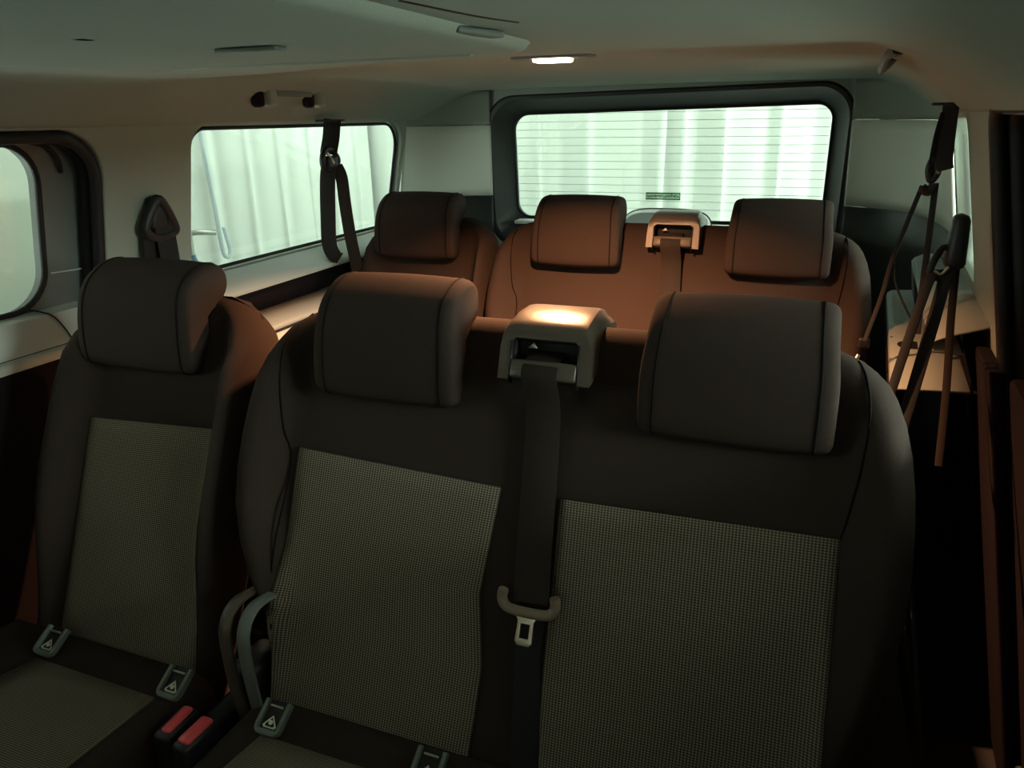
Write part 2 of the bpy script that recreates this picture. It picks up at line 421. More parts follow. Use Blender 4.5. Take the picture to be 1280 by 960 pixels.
# tailgate with the rear window
tg = thing('window_3', (-.5, 2.68, .6), 'wide rear window in a dark tailgate frame with heating lines', 'window', kind='structure')
def tgy(z): return (1.33-z)*.10
def tgs(x, z): return z-.016*sstep(1.0, 1.3, z)*max(0, min(1, -x))
def tgloop(x0, x1, z0, z1, r, y): return [(x, y+tgy(z), tgs(x, z)) for x, z in rrect(x0, x1, z0, z1, r, 10)]
loops = [tgloop(-1.17, .16, .0, 1.43, .05, 2.625), tgloop(-1.112, .092,   .80, 1.341, [.10, .11, .08, .08], 2.607), tgloop(-1.105, .086, .81, 1.335, [.10, .11, .08, .08], 2.598),
         tgloop(-1.092, .077, .82, 1.325, [.095, .105, .08, .08], 2.598), tgloop(-1.045, .045, .885, 1.290, [.065, .075, .06, .06], 2.665),
         tgloop(-1.030, .032, .902, 1.278, [.05, .06, .05, .05], 2.672), tgloop(-1.030, .032, .902, 1.278, [.05, .06, .05, .05], 2.69)]
vs, fs = loft(loops[:2], True, False)
mesh('gate_surround', vs, fs, LINER, tg)
vs, fs = loft(loops[1:], True, False)
mesh('tailgate_frame', vs, fs, FRAMEM, tg, autos=45)
ringtube('window_seal', tgloop(-1.031, .033, .901, 1.279, [.05, .06, .05, .05], 2.672), .0045, RUB, tg)
plate('glass_pane', rrect(-1.06, .06, .87, 1.31, .05), [], .004, lambda u, v, q: (u, 2.682+tgy(v)+q, v), GLS, tg)
HL = mat('heating_line', (.30, .34, .33), .6)
for k in range(13):
    z = 1.262-k*.0268
    box('heating_line', (-.499, 2.6795+tgy(z), z), (1.05, .0012, .0013), HL, tg, bev=0)
# a small printed sticker low on the glass
STK = glassm('sticker_film', (.62, .72, .64), .03); STB = glassm('sticker_border', (.22, .32, .27), .03); STL = glassm('sticker_print', (.55, .62, .55), .03); STR = glassm('sticker_print_red', (.72, .45, .38), .03)
zs = .985
stk = box('sticker', (-.489, 2.676+tgy(zs), zs), (.118, .002, .022), STK, tg, bev=0)
plate('sticker_border', rrect(-.549, -.429, zs-.0125, zs+.0125, .001, 1), [rrect(-.5465, -.4315, zs-.0085, zs+.0085, .001, 1)[::-1]], .0008, lambda u, v, q: (u, 2.6735+tgy(v)+q, v), STB, tg)
# the sticker's print is too small to read in the photograph: rows of letter-like strokes
random.seed(3)
bm = bmesh.new(); br = bmesh.new()
x = -.545
while x < -.437:
    wd = random.uniform(.0035, .0065); h = random.uniform(.006, .010)
    tgt = br if -.524 < x < -.504 else bm
    m4 = Matrix.Translation((x+wd/2, 2.6742+tgy(zs), zs+random.uniform(-.0015, .0015))) @ Matrix.Diagonal((wd*.7, .0008, h, 1))
    bmesh.ops.create_cube(tgt, size=1, matrix=m4); x += wd
for b_, nm, mm in ((bm, 'sticker_print', STL), (br, 'sticker_print', STR)):
    me = bpy.data.meshes.new(nm); b_.to_mesh(me); b_.free(); mkobj(nm, me, mm, tg, False)
# rounded cover of the wiper drive on the gate and the gate's inner ledge
rings = []
for k in range(7):
    y = 2.655-.05*k/6; s = math.sin(math.pi/2*(1-k/6*.25))
    rings.append([(-.462+.150*math.copysign(abs(math.cos(a))**.55, math.cos(a))*s, y, .875+.072*math.sin(a)**.6*s) for a in [math.pi*j/20 for j in range(21)]])
vs, fs = loft(rings, False, False); fs.append(tuple(6*21+j for j in range(21)))
mesh('wiper_cover', vs, fs, SILL, tg, autos=50)
tube('cover_edge', rings[0], .004, RUB, tg, sm=0)
box('gate_ledge', (-.5, 2.645, .892), (1.02, .06, .012), SILL, tg)

# ------------------------------------------------------------------ seats
TOP = [.980]
def zmap(z): return z if z < .86 else .86+(z-.86)*(.968-.86)/(TOP[0]-.86)
def yf(z): return .74+(z-.43)*.455
SL = math.atan(.455)
NV = Vector((0, -math.cos(SL), math.sin(SL)))     # outward normal of the seat front (leans up)
WS = [(.36, .188), (.43, .192), (.50, .199), (.60, .211), (.68, .220), (.80, .219), (.86, .210), (.90, .195), (.93, .172), (.955, .140), (.968, .105)]
WB = [(.36, .385), (.43, .402), (.50, .435), (.58, .468), (.66, .487), (.75, .492), (.84, .484), (.88, .474), (.91, .462), (.935, .445), (.955, .415), (.968, .38)]
WBL = [(.36, .37), (.43, .378), (.48, .385), (.53, .402), (.58, .437), (.66, .480)]+WB[5:]
WSR = [(z, min(w, .194)) for z, w in WS]
def sd(W, u):
    if W is WB and u < 0: return WBL
    if W is WS and u > 0: return WSR
    return W
def seatback_front(u, z, W, bol, T=.10):
    """point of the front surface; u in [-1, 1]"""
    W = sd(W, u)
    hw = lerpt(W, zmap(z)); bw = (.040+.045*sstep(.42, .66, z))*(.6 if W is WSR else 1)/hw
    a = abs(u)
    b = 0
    if a > 1-bw*1.15:
        t = (a-(1-bw*1.15))/(bw*1.15); b = math.sin(min(1, t/.62)*math.pi/2)**2
    amp = bol*sstep(.965, .86, zmap(z))*(.25+.75*sstep(.40, .64, z))
    r = .035/hw
    rnd = 0
    if a > 1-r: t = (a-(1-r))/r; rnd = (1-math.sqrt(max(0, 1-t*t)))
    topin = sstep(.90, .957, z)
    topin = (1-math.sqrt(max(0, 1-max(0, (zmap(z)-.928)/.0405)**2))) if zmap(z) > .928 else 0
    off = b*amp-rnd*(T*.5+amp)-topin*.035
    return Vector((u*hw, yf(z), z))+NV*off
def make_back(root, xc, W, name, bol=.042, T=.10):
    rings = []
    zs_ = [.36, .40, .44, .48, .53, .58, .63, .68, .73, .78, .82, .86, .89, .915, .93, .943, .954, .961, .966, .968]
    us = []
    hw0 = W[4][1]
    n = 34 if hw0 < .3 else 54
    us = [math.sin(math.pi/2*(2*k/n-1)) if hw0 < .3 else (lambda s: math.copysign(1-(1-abs(s))**1.35, s))(2*k/n-1) for k in range(n+1)]
    for z in [q if q < .86 else .86+(q-.86)*(TOP[0]-.86)/(.968-.86) for q in zs_]:
        fr = [seatback_front(u, z, W, bol) for u in us]
        back = []
        for u in us[::-1][1:-1]:
            hw = lerpt(sd(W, u), zmap(z))
            a = abs(u); r = .035/hw; rnd = 0
            if a > 1-r: t = (a-(1-r))/r; rnd = 1-math.sqrt(max(0, 1-t*t))
            ti = (1-math.sqrt(max(0, 1-max(0, (zmap(z)-.928)/.0405)**2))) if zmap(z) > .928 else 0
            back.append(Vector((u*hw, yf(z), z))-NV*(T-rnd*T*.5-ti*.035))
        rings.append([p+Vector((xc, 0, 0)) for p in fr+back])
    vs, fs = loft(rings)
    return mesh(name, vs, fs, FAB, root, autos=70)
def uvpatch(name, fn, u0, u1, v0, v1, nu, nv, m, root, th=.004, uvs=1):
    """surface patch a little proud of the cushion with UVs in metres"""
    vs = []; fs = []; uv = []
    for j in range(nv+1):
        for i in range(nu+1):
            a = u0+(u1-u0)*i/nu; b = v0+(v1-v0)*j/nv
            vs.append(fn(a, b)); uv.append((a, b*uvs))
    for j in range(nv):
        for i in range(nu):
            q = j*(nu+1)+i; fs.append((q, q+1, q+nu+2, q+nu+1))
    me = bpy.data.meshes.new(name); me.from_pydata([tuple(v) for v in vs], [], fs)
    l = me.uv_layers.new(name='UVMap')
    for p in me.polygons:
        for li in p.loop_indices: l.data[li].uv = uv[me.loops[li].vertex_index]
    o = mkobj(name, me, m, root)
    md = o.modifiers.new('s', 'SOLIDIFY'); md.thickness = th; md.offset = 0
    return o
def insert_panel(root, xc, W, xa, xb, z0, z1, bol=.042, shape=None, ztilt=0):
    def fn(x, z):
        t = (x-xa)/(xb-xa)
        z += (ztilt*(t-.5))*sstep(.45, .76, z)
        if shape: x = shape(t, z)
        hw = lerpt(sd(W, x-xc), zmap(z))
        p = seatback_front(max(-1, min(1, (x-xc)/hw)), z, W, bol)
        e = min(t, 1-t)*(xb-xa)
        puff = .0035*min(1, e/.012)**.5
        return p+Vector((xc, 0, 0))+NV*(.001+puff)
    return uvpatch('insert_panel', fn, xa, xb, z0, z1, 24, 16, DOT, root, uvs=1.1)
# headrest profile in (y, z)
HP = [(.936, .852), (.916, .858), (.909, .875), (.912, .92), (.921, .965), (.935, .994), (.956, 1.012), (.985, 1.024),
      (1.014, 1.024), (1.030, 1.010), (1.029, .988), (1.012, .970), (.984, .958), (.966, .945), (.960, .915), (.954, .875), (.948, .857)]
HRY = [0.0]
def headrest(root, xc, hw=.118, dz=0, label=None):
    P = catmull([(0, a+HRY[0], b+dz) for a, b in HP], 3, True)
    c = sum(P, Vector())/len(P)
    rings = []; prev = []
    N = 26
    for k in range(N+1):
        t = -1+2*k/N
        t = math.copysign(1-(1-abs(t))**1.6, t)
        x = t*hw; r = .018
        d = max(0, abs(x)-(hw-r))/r
        ins = .011*(1-math.sqrt(max(0, 1-d*d)))
        pl = -.004*(1-abs(t)**2)      # slight crown
        ring = []
        for p in P:
            q = (p-c); L = q.length
            s = max(.2, (L-ins-pl)/L)
            hx = x*(1-.05*sstep(.93, 1.02, p.z))
            ring.append(Vector((xc+hx, c.y+q.y*s, c.z+q.z*s)))
        rings.append(ring)
    vs, fs = loft(rings)
    h = mesh('headrest', vs, fs, FAB, root, autos=80)
    if label: h['label'] = label
    for sx in (-1, 1):
        ring = []
        for p in P:
            q = p-c; L = q.length; s = (L+.0008)/L
            ring.append(Vector((xc+sx*(hw-.021)*(1-.05*sstep(.93, 1.02, p.z)), c.y+q.y*s, c.z+q.z*s)))
        tube('seam', ring, .0019, SEAM, h, sm=0, seg=6, closed=True)
    for sx in (-.06, .06):
        tube('post', [(xc+sx, .975, .93), (xc+sx, .985, .99)], .006, CHR, h, sm=0)
    return h
def cushion(root, x0, x1, y0, y1, z1, name='cushion'):
    """seat pad with rounded edges, thicker at the front"""
    rings = []; N = 20
    for k in range(N+1):
        t = k/N; y = y1+(y0-y1)*t
        e = min(t, 1-t)*(y1-y0); er = 1-math.sqrt(max(0, 1-(max(0, .04-e)/.04)**2)) if e < .04 else 0
        zt = z1+.018*t-er*.035; zb = z1-.13+er*.01
        ring = []
        for (x, z) in rrect(x0+er*.02, x1-er*.02, zb, zt, .028, 5):
            ring.append((x, y, z))
        rings.append(ring)
    vs, fs = loft(rings)
    return mesh(name, vs, fs, FAB, root, autos=70)
def cushion_insert(root, pts, z1):
    # pts: back left, back right, front right, front left (x, y)
    def fn(u, v):
        a = Vector(pts[0]).lerp(Vector(pts[1]), u/.3); b = Vector(pts[3]).lerp(Vector(pts[2]), u/.3)
        p = a.lerp(b, v/.4)
        t = (.74-p.y)/.5
        return (p.x, p.y, z1+.018*t+.002)
    return uvpatch('insert_panel', fn, 0, .3, 0, .4, 6, 12, DOT, root, th=.006)
def isofix(root, x, y, z, label=None):
    """grey U-shaped guide over the child-seat anchor with a white printed tag"""
    rot = Matrix.Rotation(rad(32), 3, 'X')
    o3 = rrect(-.0215, .0215, -.024, .024, [.004, .004, .011, .011], 4); i3 = rrect(-.0135, .0135, -.012, .030, .003, 3)
    out = [(-.0150, .024), (-.0215, .024), (-.0215, -.012)]+[(-.0215+.011*(1-math.cos(rad(a))), -.024+.012-.012*math.sin(rad(a))) for a in (30, 60, 90)]
    out += [(-p[0], p[1]) for p in out[::-1]]
    out += [(.0150, -.0155), (-.0150, -.0155)]
    def f(u, v, q):
        p = rot @ Vector((u, v, q)); return (x+p.x, y+p.y, z+p.z+.013)
    b = plate('anchor_guide', out, [], .012, f, BRACK, root, bev=.002)
    if label: b['label'] = label
    plate('anchor_slot', rrect(-.0150, .0150, -.016, .025, .002, 2), [], .003, lambda u, v, q: f(u, v, q-.003), RUB, b)
    tri = [(0, .008), (-.0115, -.0065), (-.009, -.0095), (.009, -.0095), (.0115, -.0065)]
    plate('tag_border', [(a, c-.0042) for a, c in tri], [[(a*.70, c*.70-.0048) for a, c in tri][::-1]], .001, lambda u, v, q: f(u, v, q+.0005), WHT, b)
    plate('tag_figure', [(.0036*math.cos(t*.7), -.0058+.0034*math.sin(t*.7)) for t in range(9)], [], .001, lambda u, v, q: f(u, v, q+.0005), WHT, b)
    box('anchor_bar', (x, y+.012, z+.024), (.022, .003, .003), CHR, b, bev=.001)
    return b
def buckle(root, x, y, z, ang, tilt, kind=0):
    rot = Matrix.Rotation(rad(ang), 3, 'Z') @ Matrix.Rotation(rad(tilt), 3, 'Y')
    b = box('belt_buckle', (x, y, z-.028), (.064, .030, .062), BLKP, root, bev=.006, rot=rot)
    off = rot @ Vector((.002, -.002 if kind == 0 else 0, .003))
    rb = box('release_button', (x+off.x, y+off.y, z+off.z), (.050, .016 if kind == 0 else .021, .010), REDB, b, bev=.004, rot=rot)
    return b
def seat_base(root, x0, x1):
    # steel rails, pedestal legs
    for x in (x0+.06, x1-.06):
        box('floor_rail', (x, .50, .02), (.05, .55, .04), BLKP, root, bev=.004)
        for y in (.32, .68):
            box('leg', (x, y, .17), (.045, .09, .30), BLKP, root, bev=.008)
    box('seat_frame', ((x0+x1)/2, .50, .305), (x1-x0-.06, .48, .03), BLKP, root, bev=.006)

# --- single seat (second row, left)
S_X = -1.02
def make_single(label):
    sing = thing('passenger_seat', (-1.055, .75, 0), label, 'seat', 'single seats on the left of each row')
    make_back(sing, S_X, WS, 'backrest')
    insert_panel(sing, S_X, WS, -1.158, -.864, .39, .768, shape=lambda t, z: (lambda a, b: a+(b-a)*t)(lerpt([(.39, -1.136), (.768, -1.150)], z), lerpt([(.39, -.842), (.768, -.876)], z)), ztilt=.012)
    headrest(sing, -1.050, .126)
    cushion(sing, -1.255, -.812, .22, .755, .43)
    cushion_insert(sing, [(-1.095, .658), (-.846, .655), (-.862, .26), (-1.20, .26)], .43)
    isofix(sing, -1.095, .686, .436); isofix(sing, -.827, .680, .436)
    seat_base(sing, -1.25, -.82)
    buckle(sing, -.777, .628, .437, 92, 0)
    return sing
sing = make_single('single dark fabric second-row seat with weave insert beside the left sliding door')
TOP[0] = .968; HRY[0] = -.018
s3 = make_single('single third-row seat in the left rear corner, under the left end of the rear window')
TOP[0] = .980; HRY[0] = 0
# --- two-place bench (second row, right)
B_X = -.330
def seam_line(pts, root):
    P = []
    for x, z in pts:
        hw = lerpt(WBL if x < B_X else WB, zmap(z)); P.append(seatback_front((x-B_X)/hw, z, WB, .042)+Vector((B_X, 0, 0))+NV*.001)
    tube('seam', P, .0016, SEAM, root, sm=4, seg=6)
lin = lambda a, b, t: a+(b-a)*t
def make_bench(label, ztop):
    ben = thing('bench_seat', (-.33, .75, 0), label, 'seat', 'two-place benches')
    make_back(ben, B_X, WB, 'backrest')
    insert_panel(ben, B_X, WB, -.708, -.370, .39, ztop, shape=lambda t, z: lin(lerpt([(.39, -.703), (.76, -.711)], z), lerpt([(.39, -.365), (.46, -.362), (.53, -.361), (.62, -.379), (.76, -.368)], z), t), ztilt=-.010)
    insert_panel(ben, B_X, WB, -.275, .076, .39, ztop-.004, shape=lambda t, z: lin(lerpt([(.39, -.266), (.76, -.281)], z), lerpt([(.39, .070), (.5, .078), (.76, .074)], z), t), ztilt=.006)
    headrest(ben, -.568); headrest(ben, -.066, .120)
    bench_rest(ben)
    return ben
def bench_rest(ben):
    # panel seams
    seam_line([(.075, .962), (.084, .94), (.090, .90), (.088, .85), (.080, .79), (.072, .74), (.062, .60), (.04, .42)], ben)
    seam_line([(-.735, .962), (-.745, .93), (-.750, .90), (-.748, .85), (-.74, .79), (-.722, .74), (-.716, .60), (-.70, .42)], ben)
    cushion(ben, -.715, .145, .22, .755, .425)
    cushion_insert(ben, [(-.648, .655), (-.40, .655), (-.40, .26), (-.70, .26)], .425)
    cushion_insert(ben, [(-.26, .655), (.05, .655), (.08, .26), (-.26, .26)], .425)
    isofix(ben, -.643, .676, .432); isofix(ben, -.394, .674, .432)
    seat_base(ben, -.70, .13)
    buckle(ben, -.735, .621, .437, 88, 0, 1)
    # recliner arm: two curved black bars between the seats
    for xa, mm in ((-.732, HOUS), (-.699, MIDG)):
        ribbon('recliner_arm', [(xa+.002, .715, .37), (xa, .705, .44), (xa, .700, .53), (xa, .708, .566), (xa-.002, .732, .580), (xa-.008, .770, .572), (xa-.016, .82, .550)], (1, .1, 0), .019, .012, mm, ben)
    box('hinge_cover', (-.735, .760, .40), (.05, .08, .14), BLKP, ben, bev=.012)
    box('side_cover', (-.770, .86, .22), (.035, .36, .36), BLKP, ben, bev=.012)
    # belt outlet housing on the bench back
    HX = -.320
    def hood_ring(y, zt, w0, w1, zb, sh=.30):
        o_ = [(-w0, zb), (-w0+.001, zb+(zt-zb)*.6), (-w1-.003, zt-.010), (-w1+.003, zt-.002), (-w1+.012, zt), (w1-.012, zt), (w1-.003, zt-.002), (w1+.003, zt-.010), (w0-.001, zb+(zt-zb)*.6), (w0, zb)]
        i_ = [(w0-.017, zb), (w0-.019, zt-.014), (w0-.023, zt-.010), (-w0+.023, zt-.010), (-w0+.019, zt-.014), (-w0+.017, zb)]
        return [(HX+x, y+(z-zb)*sh, z) for x, z in o_+i_]
    hr = [hood_ring(.924, .974, .066, .060, .908), hood_ring(.927, .980, .067, .0595, .908), hood_ring(.938, .985, .068, .059, .911, .25), hood_ring(.975, .9905, .068, .058, .92, .2),
          hood_ring(1.02, .992, .068, .056, .935, .1), hood_ring(1.060, .984, .068, .054, .938, 0), hood_ring(1.078, .970, .067, .053, .938, 0), hood_ring(1.086, .955, .064, .050, .938, 0)]
    vs, fs = loft(hr)
    hs = mesh('belt_outlet', vs, fs, HOUS, ben, autos=32)
    hs['label'] = 'grey plastic belt outlet on top of the backrest'
    box('outlet_recess', (HX, .990, .940), (.096, .05, .070), RUB, hs, bev=.004)
    box('outlet_tray', (HX, .936, .920), (.096, .024, .026), HOUS, hs, bev=.004, rot=Matrix.Rotation(-SL, 3, 'X'))
    box('outlet_roller', (HX, .962, .958), (.094, .010, .008), BLKP, hs, bev=.003)
    for sx in (-1, 1):
        box('outlet_joint', (HX+sx*.0485, .9355, .930), (.0022, .012, .060), RUB, hs, bev=0, rot=Matrix.Rotation(-.29, 3, 'X'))
    plate('printed_mark', [(-.007, 0), (.007, 0), (.001, .007)], [], .001, lambda u, v, q_: (HX-.024+u, .9562+q_+v*.35, .946+v), WHT, hs)

ben = make_bench('two-place second-row bench in dark fabric with two pale weave inserts, nearest the camera', .762)
TOP[0] = .968; HRY[0] = -.018
b3 = make_bench('two-place third-row bench in front of the rear window, lit orange by the roof lamp', .64)
TOP[0] = .980; HRY[0] = 0
HX = -.320
# the belt that hangs out of it
belt = thing('seat_belt', (HX, .93, .91), 'dark belt webbing hanging down the middle of the second-row bench with a steel tongue', 'seat belt', 'belts from the bench tops')
def sfx(x, z, off): return seatback_front((x-B_X)/lerpt(WB, zmap(z)), z, WB, .042)+Vector((B_X, 0, 0))+NV*off
ribbon('webbing', [(HX-.002, .968, .940), (HX-.003, .938, .934), (HX-.003, .918, .918), tuple(sfx(HX+.002, .86, .014)), tuple(sfx(HX+.008, .78, .010)), tuple(sfx(HX+.014, .70, .012)), tuple(sfx(HX+.020, .645, .018)), tuple(sfx(HX+.021, .625, .020))],
       (1, .03, 0), .050, .0022, WEB, belt)
ribbon('webbing', [tuple(sfx(HX+.022, .640, .012)), tuple(sfx(HX+.022, .60, .006)), tuple(sfx(HX+.022, .56, .006)), tuple(sfx(HX+.030, .51, .006)), tuple(sfx(HX+.036, .46, .006)), tuple(sfx(HX+.042, .42, .006)), tuple(sfx(HX+.044, .385, .006))],
       (1, .15, 0), .038, .0022, WEBB, belt)
tb = sfx(HX+.021, .622, .026)
e1 = Vector((1, 0, 0)); e2 = Vector((0, math.sin(SL), math.cos(SL)))
def T(a, b, c=0): return tb+e1*a+e2*b+NV*c
# tongue: curved plastic bar with upturned ends
tp = [T(-.036, .016, .004), T(-.038, .004, 0), T(-.030, -.006, 0), T(-.012, -.008, .003), T(.012, -.008, .003), T(.030, -.006, 0), T(.038, .004, 0), T(.036, .018, .004)]
tng = tube('belt_tongue', tp, .0072, TONG, belt, sm=5, seg=10)
tng['label'] = 'brown-grey plastic tongue head'
plate('latch_plate', [(-.018, -.010), (-.0115, -.020), (-.0125, -.048), (-.008, -.053), (.008, -.053), (.0125, -.048), (.0115, -.020), (.018, -.010)],
      [[(-.0062, -.024), (.0062, -.024), (.0062, -.043), (-.0062, -.043)]], .0035, lambda u, v, q_: T(u, v, q_), CHR, tng, bev=.0008)

# ------------------------------------------------------------------ third row: copies with every part
def copy_tree(o, parent=None):
    c = o.copy(); COL.objects.link(c); c.parent = parent
    for ch in [x for x in bpy.data.objects if x.parent == o]: copy_tree(ch, c)
    return c
D = Vector((0, 1.0, .027))
s3.location = Vector(sing.location)+D+Vector((.010, 0, 0))
b3.location = Vector(ben.location)+D
t3 = copy_tree(belt); t3.location = Vector(belt.location)+D
t3['label'] = 'belt webbing hanging down the middle of the third-row bench behind'
box('floor_step', (-.5, 1.75, .010), (1.6, 1.0, .054), CARP, bev=.004)
bpy.data.objects['floor_step'].name = 'floor.001'
tag(bpy.data.objects['floor.001'], 'raised carpeted floor under the third row', 'floor', kind='structure')

# ------------------------------------------------------------------ roof fittings
lamp = thing('dome_lamp', (DOME[0], DOME[1], DOME[2]), 'small lit warm roof lamp on the headliner above the gap between the rows', 'lamp')
zc = ceilz(DOME[0], DOME[1])
plate('lamp_bezel', rrect(-.075, .075, -.030, .030, .02), [rrect(-.033, .033, -.020, .020, .006)[::-1]], .010, lambda u, v, q_: (DOME[0]+u, DOME[1]+v, zc-.006+q_), MIDG, lamp, bev=.002)
box('lamp_lens', (DOME[0], DOME[1], zc-.010), (.066, .040, .014), LAMPM, lamp, bev=.004)
dl = area('dome_light', (DOME[0], DOME[1], zc-.020), (.06, .036), 23.0, (1.0, .48, .22))
dl.data.spread = rad(126)
# centre roof console
con = thing('roof_console', (-.62, .65, 1.335), 'pale moulded roof console on the headliner at the top edge with a small vent', 'console')
def czmin(x, y): return ceilz(x, y)
def cf(u, v, q_): return (u, v, czmin(u, v)-.004+q_)
rings = []
co = rrect(-.93, -.305, .15, .93, [.10, .12, .08, .05], 8)
cx_, cy_ = -.62, .55
for s, dz in ((1.02, .004), (1.0, -.006), (.985, -.013), (.95, -.016), (.8, -.016), (.55, -.015), (.3, -.014), (.02, -.014)):
    rings.append([(cx_+(x-cx_)*s, cy_+(y-cy_)*s, ceilz(cx_+(x-cx_)*s, cy_+(y-cy_)*s)+dz) for x, y in co])
vs, fs = loft(rings, True, False)
mesh('console_shell', vs, fs, LINER, con, autos=50)
tube('console_joint', [(-.284, .52, 1.332), (-.272, .62, 1.332), (-.256, .68, 1.332)], .004, RUB, con, sm=3)
zz = ceilz(-.55, .68)-.017
o = box('console_vent', (-.545, .68, zz), (.075, .020, .004), BRACK, con, bev=.001)
box('console_latch', (-.305, .70, ceilz(-.305, .70)-.010), (.016, .07, .006), MIDG, con, bev=.002, rot=Matrix.Rotation(rad(-14), 3, 'Z'))
box('console_rib', (-.60, .86, ceilz(-.60, .86)-.016), (.44, .012, .006), LINER, con, bev=.002)

def grab(name, P, label, dark, n=(1, 0, 0)):
    t = thing(name, P[0], label, 'handle')
    ribbon('grip', P, (0, 0, 1), .016, .011, MIDG, t)
    for p in (P[0], P[-1]):
        box('mount', (p[0], p[1], p[2]+.006), (.022, .024, .026), dark, t, bev=.006)
    return t
gl = grab('grab_handle', [(-1.215, 1.52, 1.318), (-1.200, 1.55, 1.316), (-1.196, 1.62, 1.315), (-1.200, 1.70, 1.316), (-1.215, 1.73, 1.318)], 'grey roof grab handle above the left quarter window', DARKT)
for yy in (1.550, 1.745):
    box('hinge_cap', (-1.205, yy, 1.304), (.030, .034, .042), LINER, gl, bev=.010)
    box('recess', (-1.213, yy-.032, 1.306), (.026, .026, .046), DARKT, gl, bev=.008)
hxr = .078
grab('grab_handle', [(hxr+.02, 1.36, ceilz(hxr+.02, 1.36)-.002), (hxr+.006, 1.38, 1.332), (hxr+.006, 1.47, 1.320), (hxr+.010, 1.56, 1.320), (hxr+.028, 1.58, ceilz(hxr+.028, 1.58)-.002)], 'grey roof grab handle at the upper right by the cantrail', DARKT)

# ------------------------------------------------------------------ hanging belts
# left quarter window belt
hb = thing('hanging_belt', (-1.27, 1.87, 1.25), 'black belt hanging from the roof in front of the left quarter window', 'seat belt')
box('roof_slot', (-1.262, 1.875, 1.252), (.03, .10, .006), RUB, hb, bev=.001)
FD = (.83, .56, 0)
ribbon('webbing', [(-1.262, 1.885, 1.255), (-1.264, 1.875, 1.21), (-1.268, 1.86, 1.165)], FD, .046, .003, WEBB, hb)
tube('belt_guide', [(-1.262, 1.835, 1.175), (-1.262, 1.82, 1.150), (-1.266, 1.835, 1.125), (-1.262, 1.875, 1.125), (-1.256, 1.885, 1.150), (-1.262, 1.865, 1.175)], .008, BLKP, hb, closed=True)
tube('steel_ring', [(-1.256, 1.835, 1.170), (-1.250, 1.855, 1.140)], .004, CHR, hb, sm=0)
box('belt_clip', (-1.262, 1.856, 1.143), (.026, .050, .034), BLKP, hb, bev=.006)
ribbon('webbing', [(-1.264, 1.852, 1.135), (-1.270, 1.846, 1.09), (-1.276, 1.842, 1.00), (-1.278, 1.838, .92), (-1.272, 1.848, .885), (-1.262, 1.86, .875)], FD, .042, .003, WEBB, hb)
ribbon('webbing', [(-1.252, 1.870, 1.132), (-1.240, 1.872, 1.10), (-1.236, 1.872, 1.03), (-1.228, 1.872, .94), (-1.216, 1.872, .86), (-1.21, 1.87, .80)], FD, .034, .003, WEB, hb)
# left pillar belt with its ring
pb = thing('pillar_belt', (-1.31, 1.27, 1.07), 'black shoulder belt and guide ring on the left pillar behind the single seat', 'seat belt')
def XL2(z): return XL(0, z)
tube('guide_ring', [(XL2(1.09)+.022, 1.262, 1.092), (XL2(1.05)+.022, 1.235, 1.045), (XL2(1.03)+.024, 1.245, 1.025), (XL2(1.03)+.024, 1.275, 1.018), (XL2(1.03)+.024, 1.312, 1.025), (XL2(1.05)+.022, 1.315, 1.040), (XL2(1.09)+.022, 1.282, 1.092)], .011, BLKP, pb, closed=True)
box('anchor_cap', (XL2(1.07)+.016, 1.272, 1.070), (.024, .052, .070), BLKP, pb, bev=.010, taper=(1, .7))
ribbon('webbing', [(XL2(1.05)+.028, 1.280, 1.055), (XL2(1.0)+.034, 1.286, 1.00), (XL2(.9)+.045, 1.294, .90), (XL2(.8)+.05, 1.294, .78), (XL2(.8)+.05, 1.29, .55)], (0, 1, 0), .054, .003, WEBB, pb)
ribbon('webbing', [(XL2(1.04)+.018, 1.256, 1.045), (XL2(1.0)+.022, 1.254, 1.00), (XL2(.92)+.024, 1.254, .92), (XL2(.87)+.03, 1.254, .87)], (0, 1, 0), .046, .003, WEBB, pb)
# right: roof belt in front of the rear right corner
hr_ = thing('hanging_belt', (.22, 1.72, 1.26), 'black belt with clip and thin slack strap hanging from the roof at the right rear', 'seat belt')
box('roof_slot', (.215, 1.70, 1.262), (.05, .03, .005), RUB, hr_, bev=.001)
ribbon('webbing', [(.222, 1.70, 1.262), (.222, 1.69, 1.22), (.222, 1.67, 1.165), (.226, 1.665, 1.145)], (1, -.4, 0), .028, .004, WEBB, hr_)
ribbon('webbing', [(.214, 1.70, 1.245), (.208, 1.69, 1.21), (.205, 1.68, 1.17), (.205, 1.675, 1.14)], (1, .6, 0), .018, .004, WEBB, hr_)
tube('belt_guide', [(.206, 1.68, 1.165), (.200, 1.68, 1.145), (.206, 1.68, 1.125), (.215, 1.68, 1.14)], .007, BLKP, hr_, closed=True)
tube('steel_ring', [(.219, 1.675, 1.160), (.213, 1.67, 1.138)], .003, CHR, hr_, sm=0)
tube('belt_clip', [(.192, 1.68, 1.112), (.204, 1.68, 1.104), (.214, 1.68, 1.118)], .009, BLKP, hr_)
ribbon('webbing', [(.193, 1.68, 1.115), (.178, 1.68, 1.05), (.160, 1.68, .97), (.150, 1.67, .90), (.128, 1.64, .81)], (1, -.6, 0), .009, .003, WEBB, hr_)
tube('thin_cord', [(.165, 1.68, .965), (.170, 1.68, .93), (.20, 1.67, .87), (.222, 1.66, .84)], .0022, WEBB, hr_)
ribbon('webbing', [(.215, 1.68, 1.12), (.218, 1.67, 1.0), (.220, 1.66, .90), (.223, 1.65, .83)], (1, -.6, 0), .012, .003, WEBB, hr_)
box('lower_tongue', (.129, 1.66, .800), (.022, .012, .022), BLKP, hr_, bev=.004)
